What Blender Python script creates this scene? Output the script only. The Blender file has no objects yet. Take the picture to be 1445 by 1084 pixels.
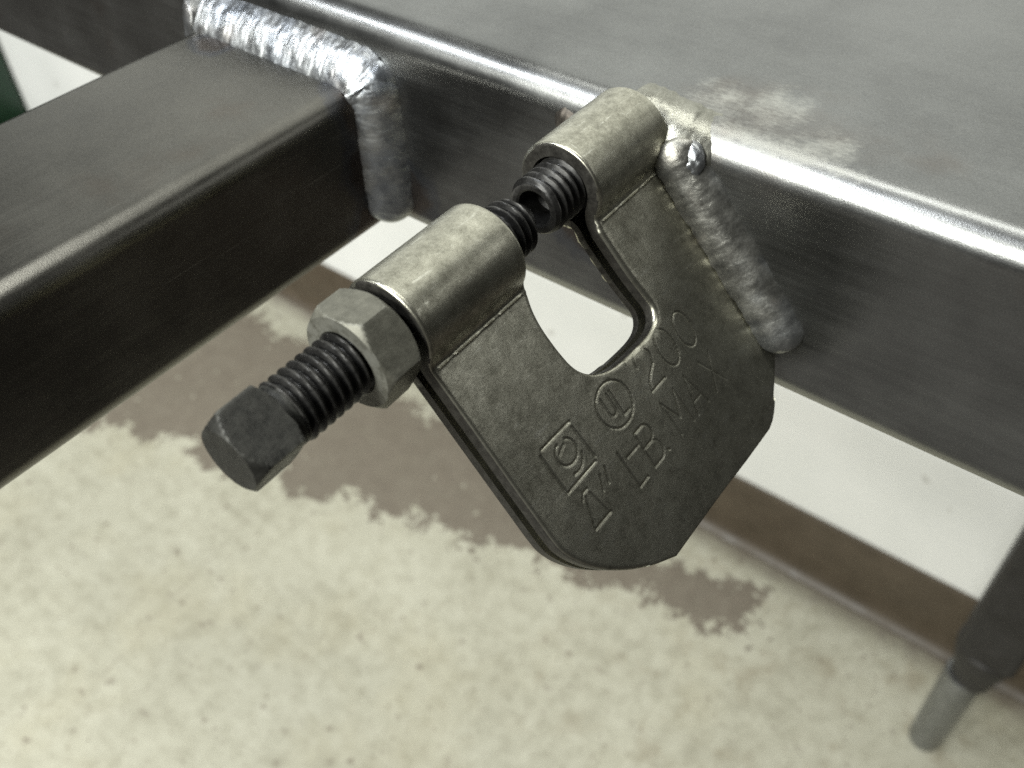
import bpy, bmesh, math, random
import numpy as np
from mathutils import Vector, Matrix, noise
from mathutils.geometry import delaunay_2d_cdt
random.seed(4)
sc = bpy.context.scene
MM = 0.001
FLOOR = -861.0                 # floor height below the small tube's top, mm
ZO = -FLOOR                    # so that the floor is world z = 0
def W(x, y, z): return Vector((x*MM, y*MM, (z+ZO)*MM))

# ---------------------------------------------------------------- camera
cam_d = bpy.data.cameras.new('camera')
cam = bpy.data.objects.new('camera', cam_d)
sc.collection.objects.link(cam)
sc.camera = cam
RT = Vector((0.7945708552, 0.6067001517, -0.0239182349))
DN = Vector((0.4184793101, -0.5757569948, -0.7024093891))
FW = Vector((-0.439922974, 0.5481047426, -0.7113711887))
m = Matrix((RT, -DN, -FW)).transposed().to_4x4()
m.translation = W(188.607, -176.458, 131.536)
cam.matrix_world = m
cam_d.sensor_width = 36.0
cam_d.lens = 33.2685
cam_d.clip_start = 0.01
cam_d.clip_end = 60.0
cam_d.dof.use_dof = True
cam_d.dof.focus_distance = 0.205
cam_d.dof.aperture_fstop = 16.5

# ---------------------------------------------------------------- world and lamps
world = bpy.data.worlds.new('World'); sc.world = world
world.use_nodes = True
bg = world.node_tree.nodes['Background']
bg.inputs[0].default_value = (1.0, 0.97, 0.9, 1)
bg.inputs[1].default_value = 0.008
def lamp(name, x, y, z, sx, sy, power, col=(0.985, 1.0, 0.945)):
    d = bpy.data.lights.new(name, 'AREA'); d.shape = 'RECTANGLE'
    d.size = sx; d.size_y = sy; d.energy = power; d.color = col
    o = bpy.data.objects.new(name, d); sc.collection.objects.link(o)
    o.location = (x, y, z)
    return o
# rows of ceiling fluorescents of the workshop, running with the long rail
lamp('ceiling_lamp', -1.0, -1.0, 2.45, 1.5, 0.05, 26, (0.92, 0.96, 1.0))
lamp('ceiling_lamp', -0.6, -2.4, 2.45, 1.3, 0.3, 88)
lamp('ceiling_lamp', -3.2, -1.5, 2.45, 1.3, 0.3, 14)
lamp('ceiling_lamp', -0.2, -3.4, 2.45, 1.3, 0.3, 88)
lamp('ceiling_lamp', 2.3, 1.6, 2.45, 1.6, 1.0, 3.6)    # unseen, added past the shortened wall to grade the clamp plate
lamp('ceiling_lamp', -0.05, 0.1, 2.45, 1.4, 0.3, 7.5)    # over the bench, near the wall
sc.view_settings.view_transform = 'Standard'
sc.view_settings.look = 'None'
sc.view_settings.exposure = 0.57
sc.view_settings.gamma = 1.0
sc.render.engine = 'CYCLES'
sc.cycles.use_denoising = False
sc.cycles.max_bounces = 6
sc.cycles.sample_clamp_indirect = 1.5

# ---------------------------------------------------------------- node helpers
class NT:
    def __init__(s, name):
        s.m = bpy.data.materials.new(name); s.m.use_nodes = True
        s.t = s.m.node_tree; s.n = s.t.nodes
        s.b = s.n['Principled BSDF']
    def node(s, kind, **kw):
        q = s.n.new(kind)
        for k, v in kw.items(): setattr(q, k, v)
        return q
    def link(s, a, b): s.t.links.new(a, b)
    def val(s, sock, v):
        if isinstance(v, bpy.types.NodeSocket): s.link(v, sock)
        elif v is not None: sock.default_value = v
    def math(s, op, a, b=None, c=None, clamp=False):
        q = s.node('ShaderNodeMath', operation=op); q.use_clamp = clamp
        s.val(q.inputs[0], a); s.val(q.inputs[1], b)
        if c is not None: s.val(q.inputs[2], c)
        return q.outputs[0]
    def coord(s, out='Object', scale=(1, 1, 1), rot=(0, 0, 0), loc=(0, 0, 0)):
        c = s.node('ShaderNodeTexCoord'); mp = s.node('ShaderNodeMapping')
        mp.inputs['Scale'].default_value = scale; mp.inputs['Rotation'].default_value = rot
        mp.inputs['Location'].default_value = loc
        s.link(c.outputs[out], mp.inputs[0]); return mp.outputs[0]
    def noise(s, vec, scale, detail=4, rough=0.55, dist=0.0):
        q = s.node('ShaderNodeTexNoise'); s.link(vec, q.inputs['Vector'])
        q.inputs['Scale'].default_value = scale; q.inputs['Detail'].default_value = detail
        q.inputs['Roughness'].default_value = rough; q.inputs['Distortion'].default_value = dist
        return q.outputs[0]
    def ramp(s, f, stops, mode='LINEAR'):
        q = s.node('ShaderNodeValToRGB'); s.link(f, q.inputs[0]); q.color_ramp.interpolation = mode
        e = q.color_ramp.elements
        while len(e) < len(stops): e.new(0.5)
        for i, (p, c) in enumerate(stops):
            e[i].position = p
            e[i].color = (c, c, c, 1) if not isinstance(c, tuple) else (*c, 1)
        return q.outputs[0]
    def mix(s, f, a, b, blend='MIX'):
        q = s.node('ShaderNodeMix', data_type='RGBA', blend_type=blend)
        s.val(q.inputs[0], f)
        for sock, v in ((q.inputs[6], a), (q.inputs[7], b)):
            s.val(sock, (*v, 1) if isinstance(v, tuple) else v)
        return q.outputs[2]
    def smooth(s, v, lo, hi):
        q = s.node('ShaderNodeMapRange', interpolation_type='SMOOTHSTEP')
        s.val(q.inputs[0], v); q.inputs[1].default_value = lo; q.inputs[2].default_value = hi
        return q.outputs[0]
    def lin(s, v, a, b, c, d):
        q = s.node('ShaderNodeMapRange'); s.val(q.inputs[0], v)
        for i, x in enumerate((a, b, c, d)): q.inputs[i+1].default_value = x
        return q.outputs[0]
    def bump(s, h, strength, dist, prev=None):
        q = s.node('ShaderNodeBump'); s.val(q.inputs['Height'], h)
        q.inputs['Strength'].default_value = strength; q.inputs['Distance'].default_value = dist
        if prev is not None: s.link(prev, q.inputs['Normal'])
        return q.outputs[0]
    def out(s, color=None, metallic=0.0, rough=0.5, normal=None, spec=0.5):
        s.val(s.b.inputs['Base Color'], (*color, 1) if isinstance(color, tuple) else color)
        s.val(s.b.inputs['Metallic'], metallic); s.val(s.b.inputs['Roughness'], rough)
        s.b.inputs['Specular IOR Level'].default_value = spec
        if normal is not None: s.link(normal, s.b.inputs['Normal'])
        return s.m

def mat_tube(name, axis, dark, light, dust=False, heat=()):
    t = NT(name)
    st = (0.06, 1, 1) if axis == 'x' else (1, 0.06, 1)
    v0 = t.coord()
    v = t.coord(scale=st)
    blot = t.noise(v0, 28, 5, 0.6)
    streak = t.noise(v, 420, 5, 0.65)
    fine = t.noise(v0, 2600, 2, 0.6)
    f = t.math('ADD', t.math('MULTIPLY', blot, 0.5), t.math('ADD', t.math('MULTIPLY', streak, 0.12), t.math('MULTIPLY', fine, 0.38)))
    col = t.ramp(f, [(0.36, dark), (0.64, light)])
    # rust-brown tinge in places
    rust = t.smooth(t.noise(v0, 17, 4, 0.6), 0.58, 0.75)
    col = t.mix(t.math('MULTIPLY', rust, 0.35), col, (0.16, 0.115, 0.085))
    if heat:      # blued and browned steel beside the welds
        hs = None
        for hx, hy, hz, hr in heat:
            q = t.node('ShaderNodeVectorMath', operation='DISTANCE'); t.link(v0, q.inputs[0]); q.inputs[1].default_value = (hx, hy, hz)
            d_ = t.math('SUBTRACT', 1.0, t.math('DIVIDE', q.outputs['Value'], hr))
            hs = d_ if hs is None else t.math('MAXIMUM', hs, d_)
        hs = t.math('ADD', hs, t.math('MULTIPLY', t.math('SUBTRACT', t.noise(v0, 180, 4, .6), .5), .8))
        col = t.mix(t.math('MULTIPLY', t.smooth(hs, -0.15, 0.15), 0.4), col, (0.10, 0.11, 0.15))
        col = t.mix(t.math('MULTIPLY', t.smooth(hs, 0.15, 0.5), 0.7), col, (0.125, 0.098, 0.078))
    rough = t.math('ADD', t.lin(streak, 0.3, 0.7, 0.25, 0.33), t.lin(blot, 0.3, 0.7, -0.04, 0.06))
    met = 0.985
    # long hairline scratches running with the tube
    v2 = t.coord(scale=(0.9, 60, 60) if axis == 'x' else (60, 0.9, 60))
    sc1 = t.noise(v2, 22, 2, 0.5)
    seg = t.noise(t.coord(scale=(14, 40, 40) if axis == 'x' else (40, 14, 40)), 1.0, 2)
    scr = t.math('MULTIPLY', t.smooth(sc1, 0.71, 0.76), t.smooth(seg, 0.5, 0.62))
    col = t.mix(t.math('MULTIPLY', scr, 0.55), col, (0.5, 0.5, 0.46))
    if dust:
        # chalky grinding dust rubbed onto the top beside the clamp
        sx = t.node('ShaderNodeSeparateXYZ'); t.link(v0, sx.inputs[0])
        X, Y, Z = sx.outputs
        dn = t.noise(v0, 120, 8, 0.78)
        dn2 = t.noise(t.coord(scale=(1, 2.4, 1), rot=(0, 0, 0.75)), 420, 6, 0.78)
        def blob(cx, cy, rx, ry):
            a = t.math('DIVIDE', t.math('SUBTRACT', X, cx), rx); b = t.math('DIVIDE', t.math('SUBTRACT', Y, cy), ry)
            return t.math('SUBTRACT', 1.0, t.math('ADD', t.math('MULTIPLY', a, a), t.math('MULTIPLY', b, b)))
        B = t.math('MAXIMUM', t.math('MAXIMUM', blob(.101, .014, .010, .012), blob(.118, .005, .022, .0055)), t.math('MAXIMUM', blob(.113, .019, .009, .013), blob(.130, .010, .008, .009)))
        B = t.math('ADD', B, t.math('MULTIPLY', t.math('SUBTRACT', dn, 0.52), 4.2))
        B = t.math('ADD', B, t.math('MULTIPLY', t.math('SUBTRACT', dn2, 0.5), 2.6))
        D = t.math('MULTIPLY', t.math('MULTIPLY', t.smooth(B, -0.3, 1.8), 0.68), t.smooth(Z, 0.0285, 0.0335))
        col = t.mix(D, col, (0.5, 0.5, 0.45))
        met = t.math('SUBTRACT', met, t.math('MULTIPLY', D, 0.6))
        rough = t.math('ADD', rough, t.math('MULTIPLY', D, 0.3))
    nb = t.bump(streak, 0.04, 0.0002)
    nb = t.bump(fine, 0.2, 0.00012, nb)
    nb = t.bump(blot, 0.15, 0.0006, nb)
    return t.out(col, met, rough, nb)

def mat_clamp():
    t = NT('clamp_steel')
    v0 = t.coord()
    blot = t.noise(v0, 60, 6, 0.65)
    mott = t.noise(v0, 330, 6, 0.72)
    fine = t.noise(v0, 1700, 4, 0.7)
    f = t.math('ADD', t.math('MULTIPLY', blot, 0.3), t.math('ADD', t.math('MULTIPLY', mott, 0.45), t.math('MULTIPLY', fine, 0.25)))
    col = t.ramp(f, [(0.37, (0.23, 0.222, 0.178)), (0.5, (0.46, 0.448, 0.37)), (0.63, (0.68, 0.665, 0.56))])
    # rubbed flecks and cross-wise scratches
    s1 = t.noise(t.coord(scale=(60, 1100, 500), rot=(0, 0, 0.5)), 1.0, 4, 0.65)
    s2 = t.noise(t.coord(scale=(1100, 60, 500), rot=(0, 0, 0.35)), 1.0, 4, 0.65)
    s3 = t.noise(t.coord(scale=(90, 900, 900), rot=(0, 0, -0.12)), 1.0, 4, 0.65)
    scr = t.math('MULTIPLY', t.math('MAXIMUM', t.math('MAXIMUM', t.smooth(s1, 0.62, 0.7), t.smooth(s2, 0.64, 0.72)), t.smooth(s3, 0.6, 0.68)), t.smooth(mott, 0.4, 0.6))
    col = t.mix(t.math('MULTIPLY', scr, 0.7), col, (0.85, 0.84, 0.74))
    dk = t.smooth(t.noise(t.coord(loc=(.5, .2, .1)), 210, 5, 0.7), 0.56, 0.7)
    col = t.mix(t.math('MULTIPLY', dk, 0.4), col, (0.17, 0.165, 0.135))
    rough = t.math('ADD', t.lin(f, 0.35, 0.65, 0.40, 0.30), t.math('MULTIPLY', scr, -0.08))
    nb = t.bump(mott, 0.14, 0.0004)
    nb = t.bump(fine, 0.11, 0.00012, nb)
    return t.out(col, 0.98, rough, nb)

def mat_plain(name, c0, c1, met, r0, r1, sc1=300, sc2=2200, b=0.3, bd=0.0002, wear=None):
    t = NT(name)
    v0 = t.coord()
    a = t.noise(v0, sc1, 5, 0.65); fn = t.noise(v0, sc2, 3, 0.6)
    f = t.math('ADD', t.math('MULTIPLY', a, 0.7), t.math('MULTIPLY', fn, 0.3))
    col = t.ramp(f, [(0.35, c0), (0.66, c1)])
    if wear:
        g = t.node('ShaderNodeNewGeometry')
        w = t.math('MULTIPLY', t.smooth(g.outputs['Pointiness'], 0.52, 0.60), t.smooth(a, 0.35, 0.55))
        col = t.mix(t.math('MULTIPLY', w, 0.8), col, wear)
    nb = t.bump(f, b, bd)
    return t.out(col, met, t.lin(f, 0.35, 0.65, r0, r1), nb)

M_MAIN = mat_tube('rail_steel', 'x', (0.17, 0.172, 0.17), (0.30, 0.304, 0.297), dust=True, heat=[(.074, .002, -.004, .013), (.008, .0, -.02, .013), (.008, 0, -.04, .014), (.008, 0, -.06, .012), (.112, 0, -.02, .012), (.130, 0, -.04, .012), (.140, 0, -.05, .014)])
M_SIDE = mat_tube('cross_steel', 'y', (0.11, 0.106, 0.096), (0.21, 0.203, 0.182), heat=[(.0335, -.007, .018, .011), (.036, -.008, .0, .011), (.036, -.008, -.02, .011), (-.02, -.012, .025, .008)])
M_CLAMP = mat_clamp()
M_BLACK = mat_plain('black_oxide', (0.012, 0.0115, 0.011), (0.032, 0.031, 0.029), 0.45, 0.3, 0.5, wear=(0.13, 0.125, 0.115))
M_HEAD = mat_plain('worn_black_oxide', (0.016, 0.016, 0.014), (0.054, 0.053, 0.046), 0.5, 0.4, 0.58, 420, 2200, 0.4, 0.0003, wear=(0.13, 0.13, 0.115))
M_EDGE = mat_plain('shaded_edge', (0.05, 0.047, 0.042), (0.11, 0.105, 0.092), 0.8, 0.4, 0.55, 500, 2600)
M_NUT = mat_plain('nut_steel', (0.115, 0.112, 0.09), (0.205, 0.2, 0.163), 0.45, 0.42, 0.56, 420, 2200, 0.35, 0.0003, wear=(0.3, 0.3, 0.27))
M_LEG = mat_plain('leg_steel', (0.022, 0.02, 0.019), (0.045, 0.042, 0.04), 0.3, 0.5, 0.65, 60, 900)
M_FOOT = mat_plain('foot_steel', (0.22, 0.225, 0.225), (0.34, 0.345, 0.345), 0.95, 0.36, 0.5, 120, 900)

def mat_weld(name, c0, c1, r0, r1, heat=0.0):
    t = NT(name)
    v0 = t.coord()
    a = t.noise(v0, 170, 5, 0.65); fn = t.noise(v0, 1500, 4, 0.65)
    f = t.math('ADD', t.math('MULTIPLY', a, 0.6), t.math('MULTIPLY', fn, 0.4))
    col = t.ramp(f, [(0.34, c0), (0.62, c1)])
    if heat:
        h = t.smooth(t.noise(v0, 55, 3, 0.5), 0.46, 0.62)
        col = t.mix(t.math('MULTIPLY', h, heat), col, (0.28, 0.34, 0.45))
        g = t.smooth(t.noise(t.coord(loc=(3, 1, 2)), 70, 3, 0.5), 0.55, 0.7)
        col = t.mix(t.math('MULTIPLY', g, heat), col, (0.30, 0.2, 0.12))
    nb = t.bump(fn, 0.35, 0.0002)
    return t.out(col, 0.9, t.lin(a, 0.35, 0.65, r0, r1), nb)
M_WELD_BRIGHT = mat_weld('bright_weld', (0.19, 0.198, 0.203), (0.43, 0.44, 0.445), 0.27, 0.44, 0.2)
M_WELD_BLUE = mat_weld('blue_weld', (0.3, 0.32, 0.345), (0.56, 0.565, 0.555), 0.3, 0.46, 0.25)
M_WELD_DULL = mat_weld('dull_weld', (0.2, 0.197, 0.178), (0.42, 0.414, 0.376), 0.3, 0.44, 0.15)
M_WELD_SMOOTH = mat_weld('smooth_weld', (0.24, 0.236, 0.2), (0.42, 0.415, 0.36), 0.28, 0.42)
M_WELD_BROWN = mat_weld('brown_weld', (0.05, 0.044, 0.037), (0.10, 0.088, 0.075), 0.42, 0.55)

def mat_floor():
    t = NT('worn_painted_concrete')
    v0 = t.coord()
    sx = t.node('ShaderNodeSeparateXYZ'); t.link(v0, sx.inputs[0]); X, Y, Z = sx.outputs
    n1 = t.noise(v0, 7, 6, 0.62); n2 = t.noise(v0, 55, 6, 0.65); n3 = t.noise(v0, 300, 4, 0.6)
    f = t.math('ADD', t.math('MULTIPLY', n1, 0.36), t.math('ADD', t.math('MULTIPLY', n2, 0.4), t.math('MULTIPLY', n3, 0.24)))
    col = t.ramp(f, [(0.34, (0.25, 0.235, 0.175)), (0.5, (0.385, 0.372, 0.293)), (0.66, (0.47, 0.458, 0.372))])
    # yellowish ageing
    ye = t.smooth(t.noise(v0, 4.5, 4, 0.6), 0.48, 0.68)
    col = t.mix(t.math('MULTIPLY', ye, 0.22), col, (0.40, 0.36, 0.235))
    # dark specks, pits and stains
    sp = t.math('MULTIPLY', t.smooth(t.noise(v0, 62, 4, 0.6), 0.61, 0.70), t.smooth(t.noise(v0, 9, 3), 0.38, 0.55))
    col = t.mix(t.math('MULTIPLY', sp, 0.7), col, (0.13, 0.10, 0.075))
    sp2 = t.math('MULTIPLY', t.smooth(t.noise(v0, 170, 3, 0.6), 0.60, 0.68), t.smooth(t.noise(v0, 14, 3), 0.36, 0.55))
    col = t.mix(t.math('MULTIPLY', sp2, 0.6), col, (0.16, 0.125, 0.09))
    # broader rust-brown stains towards the leg
    st = t.math('MULTIPLY', t.smooth(t.noise(t.coord(loc=(1.7, .4, 0)), 20, 5, 0.65), 0.52, 0.68), t.smooth(X, -0.35, 0.15))
    col = t.mix(t.math('MULTIPLY', st, 0.45), col, (0.2, 0.165, 0.105))
    # the hairline crack
    cl = t.math('SUBTRACT', X, t.math('ADD', -0.528, t.math('MULTIPLY', Y, -0.14)))
    cl = t.math('ADD', cl, t.math('MULTIPLY', t.math('SUBTRACT', t.noise(v0, 30, 4), 0.5), 0.02))
    ck = t.math('SUBTRACT', 1.0, t.smooth(t.math('ABSOLUTE', cl), 0.0004, 0.0022))
    ck = t.math('MULTIPLY', ck, t.math('MULTIPLY', t.smooth(Y, -0.16, -0.05), t.math('SUBTRACT', 1.0, t.smooth(Y, 0.17, 0.2))))
    col = t.mix(t.math('MULTIPLY', ck, t.lin(n2, .4, .6, 0, .45)), col, (0.17, 0.14, 0.10))
    # what is left of the brown paint: a lobe between the bench and the wall
    lo = t.lin(X, -0.85, 0.03, 0.185, 0.42)
    a = t.math('SUBTRACT', Y, lo); b = t.math('SUBTRACT', 0.472, Y)
    e = t.math('MINIMUM', a, b)
    e = t.math('MINIMUM', e, t.math('MULTIPLY', t.math('SUBTRACT', 0.035, X), 0.6))
    w1 = t.math('MULTIPLY', t.math('SUBTRACT', t.noise(v0, 16, 3, 0.5), 0.5), 0.14)
    w2 = t.math('ADD', t.math('MULTIPLY', t.math('SUBTRACT', t.noise(v0, 62, 4, 0.6), 0.5), 0.09), t.math('MULTIPLY', t.math('SUBTRACT', t.noise(v0, 140, 3, 0.65), 0.5), 0.065))
    e = t.math('ADD', e, t.math('ADD', w1, w2))
    paint = t.math('MULTIPLY', t.smooth(e, -0.002, 0.0035), t.lin(t.noise(v0, 34, 4, .6), .35, .6, .94, 1.0))
    pc = t.ramp(f, [(0.36, (0.13, 0.11, 0.084)), (0.64, (0.172, 0.148, 0.115))])
    chips = t.smooth(t.noise(t.coord(loc=(2.3, .7, 0)), 75, 2, 0.4), 0.71, 0.74)
    paint = t.math('MULTIPLY', paint, t.math('SUBTRACT', 1.0, t.math('MULTIPLY', chips, 0.7)))
    col = t.mix(paint, col, pc)
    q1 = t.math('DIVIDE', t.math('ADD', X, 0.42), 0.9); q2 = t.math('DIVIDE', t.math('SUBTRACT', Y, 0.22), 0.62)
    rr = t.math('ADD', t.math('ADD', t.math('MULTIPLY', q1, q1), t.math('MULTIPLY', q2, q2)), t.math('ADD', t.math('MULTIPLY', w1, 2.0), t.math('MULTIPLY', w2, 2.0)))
    col = t.mix(t.smooth(rr, 1.0, 1.02), col, (0.046, 0.041, 0.036))  # unseen outer floor coloured dark, to dim what the rail fronts reflect
    # darker brown band along the wall base
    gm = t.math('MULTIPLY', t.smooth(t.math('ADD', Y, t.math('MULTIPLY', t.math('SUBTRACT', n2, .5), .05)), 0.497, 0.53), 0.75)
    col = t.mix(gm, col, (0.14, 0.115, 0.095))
    nb = t.bump(n3, 0.3, 0.001)
    nb = t.bump(paint, 0.4, 0.0006, nb)
    return t.out(col, 0.0, t.lin(n2, .3, .7, .55, .75), nb, 0.35)
def mat_wall():
    t = NT('white_wall_paint')
    v0 = t.coord()
    n1 = t.noise(v0, 6, 4, 0.6); n2 = t.noise(v0, 240, 3, 0.6)
    col = t.ramp(n1, [(0.35, (0.76, 0.765, 0.735)), (0.65, (0.84, 0.84, 0.81))])
    sp = t.smooth(t.noise(v0, 40, 2, 0.5), 0.735, 0.76)
    col = t.mix(t.math('MULTIPLY', sp, 0.5), col, (0.4, 0.38, 0.34))
    return t.out(col, 0.0, 0.55, t.bump(n2, 0.25, 0.0006), 0.4)
M_FLOOR = mat_floor(); M_WALL = mat_wall()
M_BASE = mat_plain('brown_vinyl', (0.056, 0.042, 0.027), (0.086, 0.066, 0.044), 0.0, 0.4, 0.55, 30, 700, 0.15)
M_GREEN = mat_plain('green_enamel', (0.006, 0.03, 0.014), (0.012, 0.048, 0.022), 0.0, 0.35, 0.5, 40, 700, 0.1)

# ---------------------------------------------------------------- object helpers
def finish(me, mat, smooth=True, angle=40):
    me.materials.append(mat)
    if smooth:
        for pl in me.polygons: pl.use_smooth = True
        me.set_sharp_from_angle(angle=math.radians(angle))
    me.update()
def obj(name, me, parent=None, loc=None):
    o = bpy.data.objects.new(name, me); sc.collection.objects.link(o)
    if parent is not None: o.parent = parent
    if loc is not None: o.location = loc
    return o
def tag(o, label=None, cat=None, group=None, kind=None):
    for k, v in (('label', label), ('category', cat), ('group', group), ('kind', kind)):
        if v: o[k] = v
    return o
def mesh(name, verts, faces, mat, smooth=True, angle=40, recalc=True, weld=0.0):
    me = bpy.data.meshes.new(name); me.from_pydata(verts, [], faces)
    bm = bmesh.new(); bm.from_mesh(me)
    if weld: bmesh.ops.remove_doubles(bm, verts=bm.verts, dist=weld)
    if recalc: bmesh.ops.recalc_face_normals(bm, faces=bm.faces)
    bm.to_mesh(me); bm.free()
    finish(me, mat, smooth, angle); return me
def rrect(w, h, r, seg=10):
    pts = []
    for cx, cy, a0 in ((w/2-r, h/2-r, 0), (-w/2+r, h/2-r, 90), (-w/2+r, -h/2+r, 180), (w/2-r, -h/2+r, 270)):
        for k in range(seg+1):
            a = math.radians(a0+90*k/seg); pts.append((cx+r*math.cos(a), cy+r*math.sin(a)))
    return pts
def tube_mesh(name, w, h, r, t, stations, axis, mat):
    """hollow rounded tube; profile centred, extruded along axis between the stations (mm)"""
    out = rrect(w, h, r); inn = rrect(w-2*t, h-2*t, max(r-t, 1.2)); n = len(out)
    V, F = [], []
    def put(a, b, s):
        return {'x': (s*MM, a*MM, b*MM), 'y': (a*MM, s*MM, b*MM), 'z': (a*MM, b*MM, s*MM)}[axis]
    for prof in (out, inn):
        for s in stations: V += [put(a, b, s) for a, b in prof]
    k = len(stations)
    for q in range(2):
        for j in range(k-1):
            for i in range(n):
                A = (q*k+j)*n+i; B = (q*k+j)*n+(i+1) % n
                F.append((A, B, B+n, A+n))
    for j in (0, k-1):
        for i in range(n):
            A = j*n+i; B = j*n+(i+1) % n
            F.append((A, B, k*n+B, k*n+A))
    return mesh(name, V, F, mat, True, 50)

# ---------------------------------------------------------------- setting: floor, wall, base
fl = obj('floor', mesh('floor', [(-5, -4, 0), (4, -4, 0), (4, 4, 0), (-5, 4, 0)], [(0, 1, 2, 3)], M_FLOOR, False))
tag(fl, 'worn beige concrete floor with remains of brown paint', kind='structure')
WY = .541
def box_mesh(name, x0, x1, y0, y1, z0, z1, mat, bev=0.0):
    bm = bmesh.new(); bmesh.ops.create_cube(bm, size=1)
    for v in bm.verts:
        v.co = ((x0+x1)/2+v.co.x*(x1-x0), (y0+y1)/2+v.co.y*(y1-y0), (z0+z1)/2+v.co.z*(z1-z0))
    if bev: bmesh.ops.bevel(bm, geom=bm.edges[:], offset=bev, segments=3, affect='EDGES', profile=0.5)
    me = bpy.data.meshes.new(name); bm.to_mesh(me); bm.free(); finish(me, mat, bool(bev), 45); return me
WX0, WX1 = -3.2, 0.39
wl = obj('wall', box_mesh('wall', WX0, WX1, WY, WY+.1, 0.0, 2.5, M_WALL))
tag(wl, 'white painted wall behind the steel frame', kind='structure')
prof = [(0, 0), (-15, 0), (-15, 2.2), (-12.5, 4.5), (-9, 8), (-6.5, 13), (-5.2, 20), (-4.6, 30), (-4.6, 104), (-3.6, 106.5), (-1.5, 107.5), (0, 107.5)]
V = []; n = len(prof)
for x in (WX0+.002, WX1-.002): V += [(x, WY-.0005+a*MM, .0008+b*MM) for a, b in prof]
F = [(i, (i+1) % n, n+(i+1) % n, n+i) for i in range(n)]+[tuple(range(n)), tuple(range(2*n-1, n-1, -1))]
bb = obj('baseboard', mesh('baseboard', V, F, M_BASE, True, 35), None)
tag(bb, 'brown cove baseboard along the foot of the white wall', 'baseboard')

# ---------------------------------------------------------------- weld beads
def bead(name, path, nrm, a, b, mat, parent, pitch=2.2, amp=0.35, lump=0.5, curve=0.9, nphi=40, step=0.35, taper=2.5, seed=0.0, sink=0.25, fine=0.0):
    """path: points in mm (local to parent); nrm: outward direction per point; a half width, b height"""
    P = [Vector(q) for q in path]; N = [Vector(q).normalized() for q in nrm]
    L = [0.0]
    for i in range(1, len(P)): L.append(L[-1]+(P[i]-P[i-1]).length)
    tot = L[-1]; ns = max(8, int(tot/step))
    def at(s):
        s = min(max(s, 0), tot)
        for i in range(1, len(P)):
            if s <= L[i]+1e-9:
                k = (s-L[i-1])/max(L[i]-L[i-1], 1e-9); return P[i-1].lerp(P[i], k), N[i-1].lerp(N[i], k).normalized()
        return P[-1], N[-1]
    V, F = [], []
    for j in range(ns+1):
        s = tot*j/ns
        c, nn = at(s); c2, _ = at(s+.6); c1, _ = at(s-.6)
        tg = (c2-c1).normalized(); nn = (nn-tg*nn.dot(tg)).normalized(); sd = tg.cross(nn)
        e = min(1.0, math.sqrt(max(0.0, 1-(1-min(1, min(s, tot-s)/taper))**2))+0.02)
        wob = 1+.10*noise.noise(Vector((s*.16, seed, 1.3)))+.07*noise.noise(Vector((s*.5, seed, 5.3)))
        for i in range(nphi):
            ph = 2*math.pi*i/nphi
            sx, sy = math.cos(ph), math.sin(ph)
            x = a*wob*e*math.copysign(abs(sx)**.85, sx)
            cap_ = max(0.0, 1-min(1, abs(x)/(a*wob*e))**2.3)
            y = b*e*cap_ if sy >= 0 else -a*.8*e*abs(sy)
            up = cap_**.5 if sy >= 0 else 0.0
            irr = .8*noise.noise(Vector((s*.22, x*.25, seed+2)))
            phase = (s+curve*pitch*(x/a)**2*1.5)/pitch+irr
            fr = phase-math.floor(phase)
            rip = (fr**0.6)*(1-fr**6)
            r = amp*(rip-.4)*up
            q = c+sd*x+nn*(y+r*e)
            r2 = lump*e*(noise.noise(q*.28+Vector((seed, 0, 0)))*.6+noise.noise(q*.8+Vector((seed, 3, 0)))*.3)*up+fine*e*up*noise.noise(q*1.7+Vector((1, seed, 0)))
            q = q+nn*r2+sd*(lump*.35*e*noise.noise(q*.5+Vector((7, seed, 0))))
            V.append(tuple(q*MM))
    for j in range(ns):
        for i in range(nphi):
            A = j*nphi+i; B = j*nphi+(i+1) % nphi; F.append((A, B, B+nphi, A+nphi))
    F.append(tuple(range(nphi))); F.append(tuple(range((ns+1)*nphi-1, ns*nphi-1, -1)))
    return obj(name, mesh(name, V, F, mat, True, 60), parent)

# ---------------------------------------------------------------- the welded steel frame
FR = bpy.data.objects.new('steel_frame', None); sc.collection.objects.link(FR)
FR.location = W(0, 0, FLOOR); FR.empty_display_size = .05
tag(FR, 'welded dark square-tube steel frame with rounded corners and shiny weld seams', 'steel frame')
DZ = ZO*MM
TOPM, BOTM, WM = 18.0, -50.0, 120.0
main = obj('long_rail', tube_mesh('long_rail', WM, TOPM-BOTM, 8.5, 4.8, list(range(-620, 381, 100)), 'x', M_MAIN), FR, (0, WM/2*MM, (TOPM+BOTM)/2*MM+DZ))
# shader coordinates of the rail are measured from its front top corner: bake that into the mesh
off = Vector((0, WM/2*MM, 0))
for v in main.data.vertices: v.co += off
main.location.y -= off.y
tag(main, 'wide grey long rail with chalky dust rubbed on its top')
SW, SH = 73.0, 50.4
side = obj('cross_rail', tube_mesh('cross_rail', SW, SH, 7.0, 4.0, [-520, -300, -200, -100, -50, -1.0], 'y', M_SIDE), FR, (-SW/2*MM, 0, -SH/2*MM+DZ))
tag(side, 'dark brownish cross rail butted and welded against the long rail')
er = obj('end_rail', tube_mesh('end_rail', 50, 60, 7.0, 4.0, [101, 250, 452], 'y', M_LEG), FR, (255*MM, 0, -20*MM+DZ))
leg = obj('leg', tube_mesh('leg', 52, 52, 6, 4, [-660, -500, -300, -51], 'z', M_LEG), FR, (256*MM, 426*MM, DZ))
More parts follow.
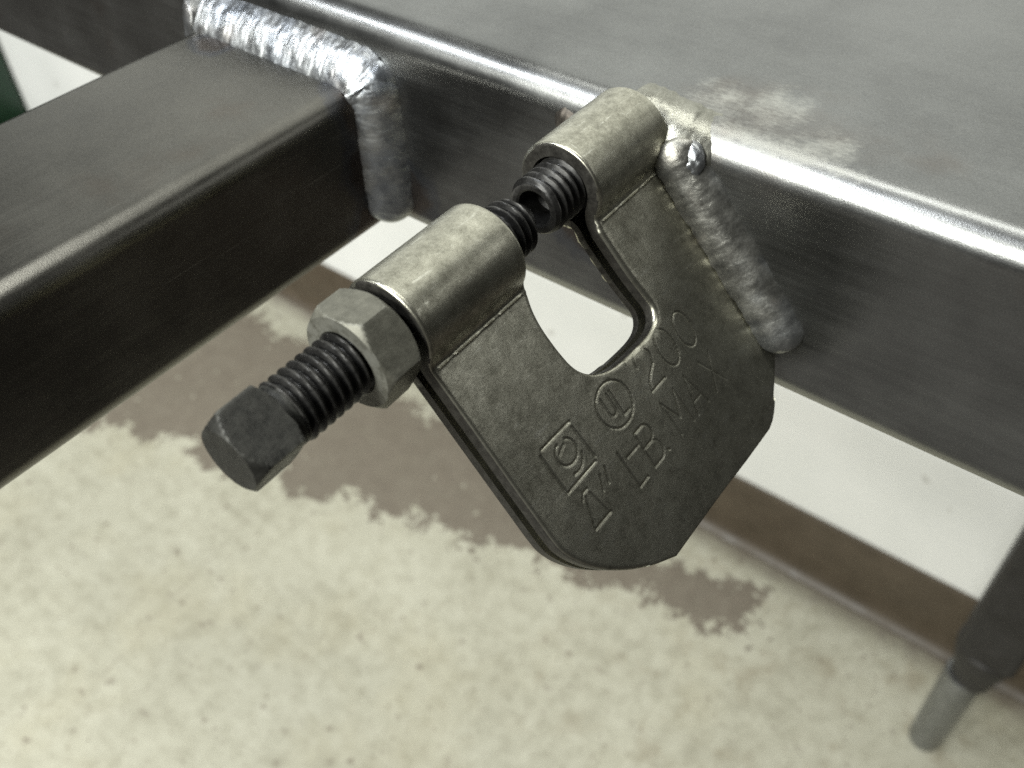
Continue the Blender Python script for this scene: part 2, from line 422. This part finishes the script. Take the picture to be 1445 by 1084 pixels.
# foot: a plugged leg end with a round levelling stud
def lathe(name, prof, mat, axis='z', seg=48, angle=40):
    V, F = [], []
    for r, s in prof:
        for i in range(seg):
            a = 2*math.pi*i/seg
            p = (r*math.cos(a)*MM, r*math.sin(a)*MM, s*MM)
            V.append(p if axis == 'z' else (p[2], p[0], p[1]))
    k = len(prof)
    for j in range(k-1):
        for i in range(seg):
            A = j*seg+i; B = j*seg+(i+1) % seg; F.append((A, B, B+seg, A+seg))
    if prof[0][0] > 1e-6: F.append(tuple(range(seg-1, -1, -1)))
    if prof[-1][0] > 1e-6: F.append(tuple(range((k-1)*seg, k*seg)))
    return mesh(name, V, F, mat, True, angle, True, 1e-7)
obj('leg_collar', lathe('leg_collar', [(24, -658), (28, -662), (28, -670), (24, -690), (20, -706), (19, -718)], M_LEG), leg)
ft = obj('levelling_foot', lathe('levelling_foot', [(17.5, -716), (18.5, -718), (17.6, -760), (16.4, -853), (15.2, -858), (13, -861)], M_FOOT), leg)
tag(ft, 'round grey levelling foot at the bottom of the leg')
ft.location = (-5*MM, -2*MM, 0)

def zz(p): return (p[0], p[1], p[2]+ZO)
# seam on top of the cross rail, up against the face of the long rail
o = bead('weld_bead', [zz(q) for q in ((-71.5, -4.6, 4.6), (-40, -4.7, 4.8), (-12, -4.8, 4.8), (-1.5, -5.1, 4.2), (2.6, -5.2, 1.5), (4.4, -5.0, -3.5))], [(0, -.70, .71)]*3+[(.15, -.7, .7), (.5, -.7, .5), (.7, -.7, .2)], 7.2, 1.3, M_WELD_BRIGHT, FR, 1.9, .055, .5, .9, seed=1.0, fine=.2)
tag(o, 'bright silvery weld seam across the top of the cross rail')
o = bead('weld_bead', [zz(q) for q in ((3.0, -4.6, 3.5), (4.6, -4.8, -6), (4.9, -4.9, -25), (4.7, -4.7, -45.5))], [(.5, -.7, .5), (.70, -.70, .15), (.70, -.70, 0), (.7, -.7, 0)], 7.2, 1.9, M_WELD_BLUE, FR, 2.2, .11, .5, 1.4, seed=7.0, taper=7, fine=.10)
tag(o, 'bluish rippled weld seam running down the corner of the two rails')
o = bead('weld_bead', [zz(q) for q in ((-SW-1.0, -4.4, 7.5), (-SW-4.6, -4.7, -6), (-SW-4.8, -4.8, -47))], [(-.4, -.6, .6), (-.70, -.70, .1), (-.70, -.70, 0)], 7.0, 2.4, M_WELD_BRIGHT, FR, 2.7, .3, .5, .9, seed=3.0, taper=4)

# ---------------------------------------------------------------- beam clamp
CL = bpy.data.objects.new('beam_clamp', None); sc.collection.objects.link(CL); CL.empty_display_size = .03
EU = Vector((-0.00797124, 0.99992801, 0.00896876)); EV = Vector((0.66426984, 0.01199914, -0.74739655))
EN = EU.cross(-EV).normalized()
mm = Matrix((EU, -EV, EN)).transposed().to_4x4(); mm.translation = W(85.934, 0, 12.549)
CL.matrix_world = mm
tag(CL, 'grey stamped steel C-shaped beam clamp welded to the long rail', 'beam clamp')

RB, HN, T, RF = 10.9, 4.5, 3.3, 2.6
vf = math.sqrt((RB+RF)**2-(HN+RF)**2)
a_c = math.pi-math.atan2(HN+RF, vf)        # angle from the top of the boss to the fillet
s_c = RB*a_c
a_f = math.acos((HN+RF)/(RB+RF)); s_f = s_c+RF*a_f
def prof_out(s):
    """outer sheet surface: (v down the plate, n out of it, normal)"""
    if s <= s_c:
        a = s/RB; return -RB*math.cos(a), RB*math.sin(a), -math.cos(a), math.sin(a)
    if s <= s_f:
        cv, cn = vf, HN+RF
        b0 = math.atan2(-cn, -cv); k = (s-s_c)/(s_f-s_c)
        b = b0+k*a_f if True else b0
        # from the circle tangent towards (0,-1) in (v,n)
        va, na = -cv/(RB+RF), -cn/(RB+RF)
        ang0 = math.atan2(na, va); ang1 = -math.pi/2
        ang = ang0+(ang1-ang0)*k
        return cv+RF*math.cos(ang), cn+RF*math.sin(ang), -math.cos(ang), -math.sin(ang)
    return vf+(s-s_f), HN, 0.0, 1.0
def s_of(v): return v-vf+s_f
def chaikin(P, it, closed=False):
    for _ in range(it):
        Q = [P[0]]
        for i in range(len(P)-1):
            (x0, y0), (x1, y1) = P[i], P[i+1]
            Q += [(.75*x0+.25*x1, .75*y0+.25*y1), (.25*x0+.75*x1, .25*y0+.75*y1)]
        Q.append(P[-1]); P = Q
    return P
def resample(P, step):
    out = [P[0]]
    for i in range(len(P)-1):
        (x0, y0), (x1, y1) = P[i], P[i+1]; L = math.hypot(x1-x0, y1-y0); k = max(1, int(math.ceil(L/step)))
        out += [(x0+(x1-x0)*j/k, y0+(y1-y0)*j/k) for j in range(1, k+1)]
    return out
sv = s_of
left = [(-86.7, 0), (-86.7, sv(14)), (-86.8, sv(40)), (-86.8, sv(52))]+chaikin([(-86.8, sv(52)), (-86.6, sv(56.5)), (-83.8, sv(62.5)), (-78.9, sv(68.4)), (-71.7, sv(74.2)), (-63.3, sv(78.4))], 2)[1:]
bott = [(-63.3, sv(78.4)), (-45, sv(78.15)), (-30, sv(78.3)), (-18.0, sv(78.2))]
rght = chaikin([(-18.0, sv(78.2)), (-14.5, sv(77.2)), (-9.3, sv(73.4)), (-2.2, sv(67.6)), (-.8, sv(65.5))], 1)+[(-.8, sv(40)), (-.8, 0)]
thr = [(-29.8, 0), (-29.8, sv(10)), (-30.6, sv(13))]+chaikin([(-30.6, sv(13)), (-30.3, sv(24)), (-29.6, sv(30)), (-28.9, sv(34.8)), (-32.5, sv(38.0)), (-42.0, sv(37.9)), (-51, sv(37.0)), (-57.6, sv(32.6)), (-58.9, sv(24)), (-58.8, sv(16.5)), (-56.9, sv(11.5)), (-56.5, sv(8.5))], 3)[1:]+[(-56.5, 0)]
outline = resample(left, .8)+resample(bott, .8)[1:]+resample(rght, .8)[1:]+resample([(-.8, 0), (-29.8, 0)], .8)[1:]+resample(thr, .7)[1:]+resample([(-56.5, 0), (-86.7, 0)], .8)[1:-1]
OUT = np.array(outline)

def arc(cx, cy, rx, ry, a0, a1, k=18):
    return [(cx+rx*math.cos(math.radians(a0+(a1-a0)*i/k)), cy+ry*math.sin(math.radians(a0+(a1-a0)*i/k))) for i in range(k+1)]
# strokes of the stamped marking, (u along the jaw, v down the plate) in mm
ST = [
 (arc(-54.3, 43.1, 5.4, 5.2, 0, 360, 30), 1.0),                                   # ring of the approval mark
 ([(-56.9, 40.0), (-56.9, 43.6)]+arc(-55.8, 43.7, 1.1, 1.2, 180, 0, 8)[::1]+[(-54.7, 40.0)], .8),
 ([(-53.6, 40.0), (-53.6, 46.4), (-51.4, 46.4)], .8),
 ([(-43.4, 41.2)]+arc(-40.6, 41.0, 2.8, 2.7, 180, 375, 14)+[(-38.6, 43.2), (-40.7, 44.4), (-42.4, 45.8), (-43.4, 47.8), (-37.8, 47.8)], 1.0),
 (arc(-32.4, 43.2, 2.9, 4.7, 0, 360, 28), 1.0),
 (arc(-24.6, 43.3, 2.75, 4.6, 0, 360, 28), 1.0),
 ([(-42.9, 60.3), (-43.3, 51.2), (-40.5, 57.2), (-37.7, 51.1), (-37.4, 60.4)], .9),
 ([(-35.3, 60.4), (-32.9, 51.0), (-30.3, 60.2)], .9), ([(-34.4, 57.4), (-31.1, 57.3)], .8),
 ([(-22.0, 51.6), (-26.5, 60.3)], .9), ([(-26.6, 51.6), (-21.6, 60.2)], .7),
 ([(-48.6, 60.0), (-48.3, 60.3)], 1.3),
 ([(-61.2, 51.2), (-61.0, 60.6), (-57.6, 60.45)], 1.0),
 ([(-54.5, 60.3), (-54.4, 51.2)]+arc(-51.6, 53.3, 1.9, 2.1, -90, 90, 10)+[(-54.4, 55.5)], 1.0),
 ([(-51.8, 55.5)]+arc(-51.6, 57.9, 2.1, 2.4, -90, 90, 10)+[(-54.5, 60.3)], .7),
 ([(-59.6, 53.6), (-54.6, 53.7)], .7),
 ([(-76.6, 37.9), (-66.8, 38.1)], 1.1), ([(-77.6, 38.7), (-77.4, 48.6)], 1.1), ([(-77.0, 48.7), (-67.0, 48.5)], 1.1), ([(-67.0, 39.3), (-66.4, 47.6)], .8),
 (arc(-71.8, 42.3, 3.0, 2.75, -60, 250, 22), 1.0), (arc(-72.0, 43.6, 3.6, 3.6, 20, 110, 10), .9), ([(-71.3, 40.6), (-73.7, 41.6)], .6),
 ([(-68.1, 51.4), (-69.6, 54.3)], .9), ([(-65.9, 51.0), (-67.3, 54.1)], .9),
 ([(-75.4, 52.3), (-74.3, 51.2), (-72.8, 51.2)], 1.0), ([(-74.3, 52.2), (-76.8, 58.7)], .9), ([(-72.8, 52.2), (-71.6, 58.4)], .7), ([(-76.8, 58.85), (-71.1, 58.8)], 1.1),
]
SEG = []; SD = []
for pts, dp in ST:
    for i in range(len(pts)-1): SEG.append((pts[i][0], sv(pts[i][1]), pts[i+1][0], sv(pts[i+1][1]))); SD.append(dp)
SEG = np.array(SEG); SD = np.array(SD)
def segdist(P, S):
    A = S[:, :2]; B = S[:, 2:]; D = B-A; L2 = np.maximum((D*D).sum(1), 1e-12)
    out = np.empty((len(P), len(S)))
    for i in range(0, len(P), 4000):
        q = P[i:i+4000, None, :]-A[None]
        t = np.clip((q*D[None]).sum(2)/L2, 0, 1)
        r = q-t[..., None]*D[None]; out[i:i+4000] = np.hypot(r[..., 0], r[..., 1])
    return out
OSEG = np.c_[OUT, np.roll(OUT, -1, 0)]
cut = ~((OSEG[:, 1] < 1e-6) & (OSEG[:, 3] < 1e-6))        # real edges; the fold line at s = 0 is not one
def inside(P):
    x, y = P[:, 0], P[:, 1]; r = np.zeros(len(P), bool)
    for x0, y0, x1, y1 in OSEG:
        c = ((y0 > y) != (y1 > y)); 
        with np.errstate(divide='ignore', invalid='ignore'): xi = (x1-x0)*(y-y0)/(y1-y0)+x0
        r ^= c & (x < xi)
    return r
def grid(x0, x1, y0, y1, h):
    gx, gy = np.meshgrid(np.arange(x0, x1, h), np.arange(y0, y1, h)); 
    gx = gx+(np.arange(gx.shape[0]) % 2)[:, None]*h*.5
    return np.c_[gx.ravel(), gy.ravel()]
def sheet(detail):
    cand = ([np.c_[np.tile(np.arange(-86, -1, .5), 9), np.repeat(s_f-.2+np.arange(-4, 5)*.12, 170)]] if detail else [])+[grid(-87, 0, .4, s_f-.9, .9), grid(-87, 0, s_f+.6, sv(13), .9), grid(-87, 0, sv(13)+.3, sv(79), 1.3 if detail else 2.5)]
    if detail:
        g = grid(-80, -18, sv(36), sv(62), .2); g = g[segdist(g, SEG).min(1) < .75]
    P = np.concatenate(cand)
    if detail: P = np.concatenate([P[segdist(P, SEG).min(1) > .85], g])
    P = P[inside(P)]
    P = P[segdist(P, OSEG).min(1) > 1.7 if detail else segdist(P, OSEG).min(1) > .6]
    ring = []
    if detail:
        d = np.roll(OUT, -1, 0)-np.roll(OUT, 1, 0); d /= np.maximum(np.hypot(d[:, 0], d[:, 1]), 1e-9)[:, None]
        nn = np.c_[-d[:, 1], d[:, 0]]
        for o_ in (.1, .25, .5, .85, 1.25):
            for sgn in (1, -1):
                q = OUT+nn*o_*sgn; q = q[inside(q)]; q = q[segdist(q, OSEG[cut]).min(1) > o_*.9]; q = q[q[:, 1] > .15]; ring.append(q)
        P = np.concatenate([P]+ring)
    pts = np.concatenate([OUT, P]); k = len(OUT)
    vs, es, fs, ov, oe, of = delaunay_2d_cdt([Vector(q) for q in pts], [(i, (i+1) % k) for i in range(k)], [list(range(k))], 1, 1e-5)
    vs = np.array([tuple(v) for v in vs]); dist = segdist(vs, OSEG[cut]).min(1)
    return vs, fs, dist
def r_edge(P):
    # rounder lips at the throat and left edge, crisp shear edge along the bottom
    v = P[:, 1]-s_f+vf
    return np.where(v > 74, .4, np.where(P[:, 0] > -1.5, .05, np.where((P[:, 0] > -45) & (v > 3), 1.5, .85)))
def build_half(sign, detail, VV, FF):
    vs, fs, dist = sheet(detail)
    re = r_edge(vs); x = np.clip(re-dist, 0, None); drop = re-np.sqrt(np.maximum(re*re-x*x, 0))
    if detail:
        sdst = segdist(vs, SEG); g = np.maximum(0, 1-(sdst/.32)**2)**1.2*SD[None]*.2
        drop = drop+g.max(1)
        # proud bank beside each stroke
        bank = (np.exp(-((sdst-.62)/.16)**2)*SD[None]*.02).max(1); drop = drop-bank
        # seam line where the rolled boss meets the plate
        sl = np.exp(-((vs[:, 1]-(s_f-.2))/.22)**2)*.38
        sl *= np.array([max(0, min(1, 1.1+2.2*noise.noise(Vector((u*.35, 3.3, 0))))) for u in vs[:, 0]])
        drop = drop-sl
        # very shallow unevenness of the pressed sheet
        drop = drop+np.array([.10*noise.noise(Vector((u*.06, s*.06, 9)))+.03*noise.noise(Vector((u*.25, s*.25, 4))) for u, s in vs])
    base = len(VV)
    for (u, s), dr in zip(vs, drop):
        v, n_, nv, nn = prof_out(s); VV.append((u*MM, -(v-nv*dr)*MM, sign*(n_-nn*dr)*MM))
    for f in fs: FF.append(tuple(base+i for i in (f if sign > 0 else f[::-1])))
    b2 = len(VV)
    k = len(OUT)
    # inner surface: its own coarse triangulation of the same outline
    for (u, s) in vs:
        v, n_, nv, nn = prof_out(s); VV.append((u*MM, -(v-nv*T)*MM, sign*max(n_-nn*T, .05)*MM))
    for f in fs: FF.append(tuple(b2+i for i in (f[::-1] if sign > 0 else f)))
    # the cut edge
    idx = [int(np.argmin(np.hypot(vs[:, 0]-a, vs[:, 1]-b))) for a, b in OUT]
    for i in range(k):
        if not cut[i]: continue
        a, b = idx[i], idx[(i+1) % k]
        if a == b: continue
        FF.append((base+a, base+b, b2+b, b2+a))
VV, FF = [], []
build_half(1, True, VV, FF); build_half(-1, False, VV, FF)
me = mesh('clamp_body', VV, FF, M_CLAMP, True, 38, True, 2e-6)
me.materials.append(M_EDGE)            # sheared edges, darkened in the colour to stand for shade
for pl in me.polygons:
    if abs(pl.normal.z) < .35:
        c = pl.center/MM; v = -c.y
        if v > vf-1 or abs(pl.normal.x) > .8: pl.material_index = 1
body = obj('clamp_body', me, CL)
tag(body, 'folded grey steel clamp plate stamped 200 LB. MAX')

# threads: a true helix
def thread_mesh(name, r, pitch, x0, x1, mat, taper0=0.0, taper1=0.0, seg=56, depth=None, bore=None):
    depth = depth or pitch*.56
    per = 14; nx = int(round((x1-x0)/pitch*per)); V, F = [], []
    ring = []
    for j in range(nx+1):
        x = x0+(x1-x0)*j/nx
        for i in range(seg):
            th = 2*math.pi*i/seg
            fr = (x/pitch+i/seg) % 1.0
            tri = abs(fr*2-1)                   # 1 at root borders, 0 at the crest
            h = max(0, min(1, (tri-.16)/.62))
            rr = r-depth*h
            if taper0: rr = min(rr, r-taper0*max(0, 1-(x-x0)/(taper0*1.15)))
            if taper1: rr = min(rr, r-taper1*max(0, 1-(x1-x)/(taper1*1.15)))
            rr += .025*noise.noise(Vector((x*.7, th*2, r)))
            V.append((x*MM, rr*math.cos(th)*MM, rr*math.sin(th)*MM))
    for j in range(nx):
        for i in range(seg):
            A = j*seg+i; B = j*seg+(i+1) % seg; F.append((A, B, B+seg, A+seg))
    def cap(start, loop, prof):
        prev = loop
        for rr, xx in prof:
            b = len(V)
            for i in range(seg):
                th = 2*math.pi*i/seg; V.append((xx*MM, rr*math.cos(th)*MM, rr*math.sin(th)*MM))
            for i in range(seg):
                F.append((prev[i], prev[(i+1) % seg], b+(i+1) % seg, b+i))
            prev = [b+i for i in range(seg)]
        F.append(tuple(prev))
    l0 = list(range(seg)); l1 = list(range(nx*seg, nx*seg+seg))
    if bore: cap(0, l0, bore)
    else: F.append(tuple(l0[::-1]))
    F.append(tuple(l1))
    return mesh(name, V, F, mat, True, 30)
def prism(name, nside, R, ph, x0, x1, mat, ch0, ch1, hole=0.0, seg=144, flat_r=None, dish=0.0):
    """nut or bolt head along x: n-sided, corner radius R, corner angle ph (deg, from -local y towards z), coned off at the ends"""
    ap = R*math.cos(math.pi/nside); V, F = [], []
    def poly(a):
        w = 2*math.pi/nside; b = (a-math.radians(ph)) % w
        d = ap/math.cos(b-w/2); return R-(R-d)*1.0 if d < R*.985 else R*.985+(d-R*.985)*.45
    xs = [x0+(x1-x0)*k for k in (0, .01, .04, .08, .12, .17, .22, .28, .36, .5, .64, .72, .78, .83, .88, .92, .96, .99, 1)]
    for x in xs:
        for i in range(seg):
            a = 2*math.pi*i/seg
            r = poly(a)
            if ch0: r = min(r, ap*ch0[0]+(x-x0)*ch0[1])
            if ch1: r = min(r, ap*ch1[0]+(x1-x)*ch1[1])
            V.append((x*MM, -r*math.cos(a)*MM, r*math.sin(a)*MM))
    n = len(xs)
    for j in range(n-1):
        for i in range(seg):
            A = j*seg+i; B = j*seg+(i+1) % seg; F.append((A, B, B+seg, A+seg))
    def circ(r, x):
        b = len(V)
        for i in range(seg):
            a = 2*math.pi*i/seg; V.append((x*MM, -r*math.cos(a)*MM, r*math.sin(a)*MM))
        return [b+i for i in range(seg)]
    e0 = list(range(seg)); e1 = list(range((n-1)*seg, n*seg))
    if hole:
        c0 = circ(hole+.7, x0); c0b = circ(hole, x0+.7); c1b = circ(hole, x1-.7); c1 = circ(hole+.7, x1)
        ch = [e0, c0, c0b, c1b, c1, e1]
        for A, B in zip(ch[:-1], ch[1:]):
            for i in range(seg): F.append((A[i], B[i], B[(i+1) % seg], A[(i+1) % seg]))
    else:
        c0 = circ(ap*.5, x0+dish); 
        for i in range(seg): F.append((e0[i], c0[i], c0[(i+1) % seg], e0[(i+1) % seg]))
        F.append(tuple(c0)); F.append(tuple(e1[::-1]))
    return mesh(name, V, F, mat, True, 24)

RT_ = 6.75
bolt = obj('clamp_bolt', thread_mesh('clamp_bolt', RT_, 2.15, -113.4, -43.0, M_BLACK, 0.0, 3.6, depth=1.3), CL)
tag(bolt, 'black square-headed clamping bolt with oily thread')
obj('bolt_head', prism('bolt_head', 4, 9.2, 62, -126.0, -115.4, M_HEAD, (.98, 1.35), (1.14, 1.6)), bolt)
obj('bolt_neck', lathe('bolt_neck', [(6.0, -116.2), (6.0, -114.4), (6.3, -114.0), (6.3, -113.0), (5.3, -112.2)], M_HEAD, 'x'), bolt)
nut = obj('lock_nut', prism('lock_nut', 6, 11.7, -5, -97.6, -88.6, M_NUT, (.99, 1.15), (.99, 1.15), RT_-.5), CL)
tag(nut, 'plain grey hexagon lock nut against the clamp')
scr = obj('set_screw', thread_mesh('set_screw', RT_+.25, 2.3, -39.4, -4, M_BLACK, 1.0, 0, depth=1.15,
          bore=[(5.4, -39.5), (4.7, -39.45), (4.2, -39.1), (3.9, -38.2), (3.7, -33.5), (1.2, -32.0)]), CL)
tag(scr, 'black hollow-point set screw facing the bolt tip')

# welds that hold the clamp
INV = CL.matrix_world.inverted()
def loc(x, y, z): return tuple((INV @ W(x, y, z))/MM)
def ldir(x, y, z): return tuple(INV.to_3x3() @ Vector((x, y, z)))
o = bead('weld_bead', [(-2.9, -v, 9.9+.2*math.sin(v*.4)) for v in (6, 14, 22, 30, 38, 46, 54, 60, 66)], [(-.88, 0, .47)]*9, 5.7, 2.2, M_WELD_DULL, CL, 2.9, .045, .26, 1.5, seed=11.0, taper=6, fine=.07)
tag(o, 'dull grey weld seam running down beside the clamp plate')
o = bead('weld_bead', [loc(95.5, -3.4, 7.6), loc(99, -3.0, 9.6), loc(103, -2.2, 11.6), loc(106.5, -.6, 13.0)], [ldir(.1, -.85, .5)]*4, 4.0, 1.3, M_WELD_BRIGHT, CL, 2.6, .12, .7, .8, seed=23.0, taper=3)
tag(o, 'shiny bright lump at the start of the seam')
o = bead('weld_bead', [loc(82, 2.4, 15.4), loc(90, 2.0, 15.2), loc(98, 2.2, 13.9), loc(103.5, 3.2, 12.8), loc(108.5, 4.4, 11.2)], [ldir(.1, -.62, .78)]*5, 8.4, 3.2, M_WELD_SMOOTH, CL, 7.0, .03, .5, .8, seed=31.0, taper=3.5)
tag(o, 'smooth pale weld fillet joining the boss to the rail top')
o = bead('weld_bead', [loc(63, 2.6, 11.6), loc(71, 2.2, 12.0), loc(80, 1.8, 13.0)], [ldir(-.1, -.75, .65)]*3, 6.4, 1.5, M_WELD_BROWN, CL, 4.0, .15, 1.0, .8, seed=41.0, taper=4)
tag(o, 'brown heat-tinted tack weld left of the boss')

# ---------------------------------------------------------------- green cabinet by the wall
GC = bpy.data.objects.new('cabinet', None); sc.collection.objects.link(GC); GC.location = (-1.791, .395, 0); GC.empty_display_size = .1
tag(GC, 'dark green cabinet standing by the white wall, at the far left edge', 'cabinet')
def gpart(name, *a, bev=.004):
    o = obj(name, box_mesh(name, *a, M_GREEN, bev), GC); return o
gpart('cabinet_body', -.27, .27, -.14, .14, .06, 1.1)
gpart('plinth', -.25, .25, -.12, .13, 0.0, .058)
gpart('cabinet_door', -.262, .262, -.162, -.142, .07, 1.09)
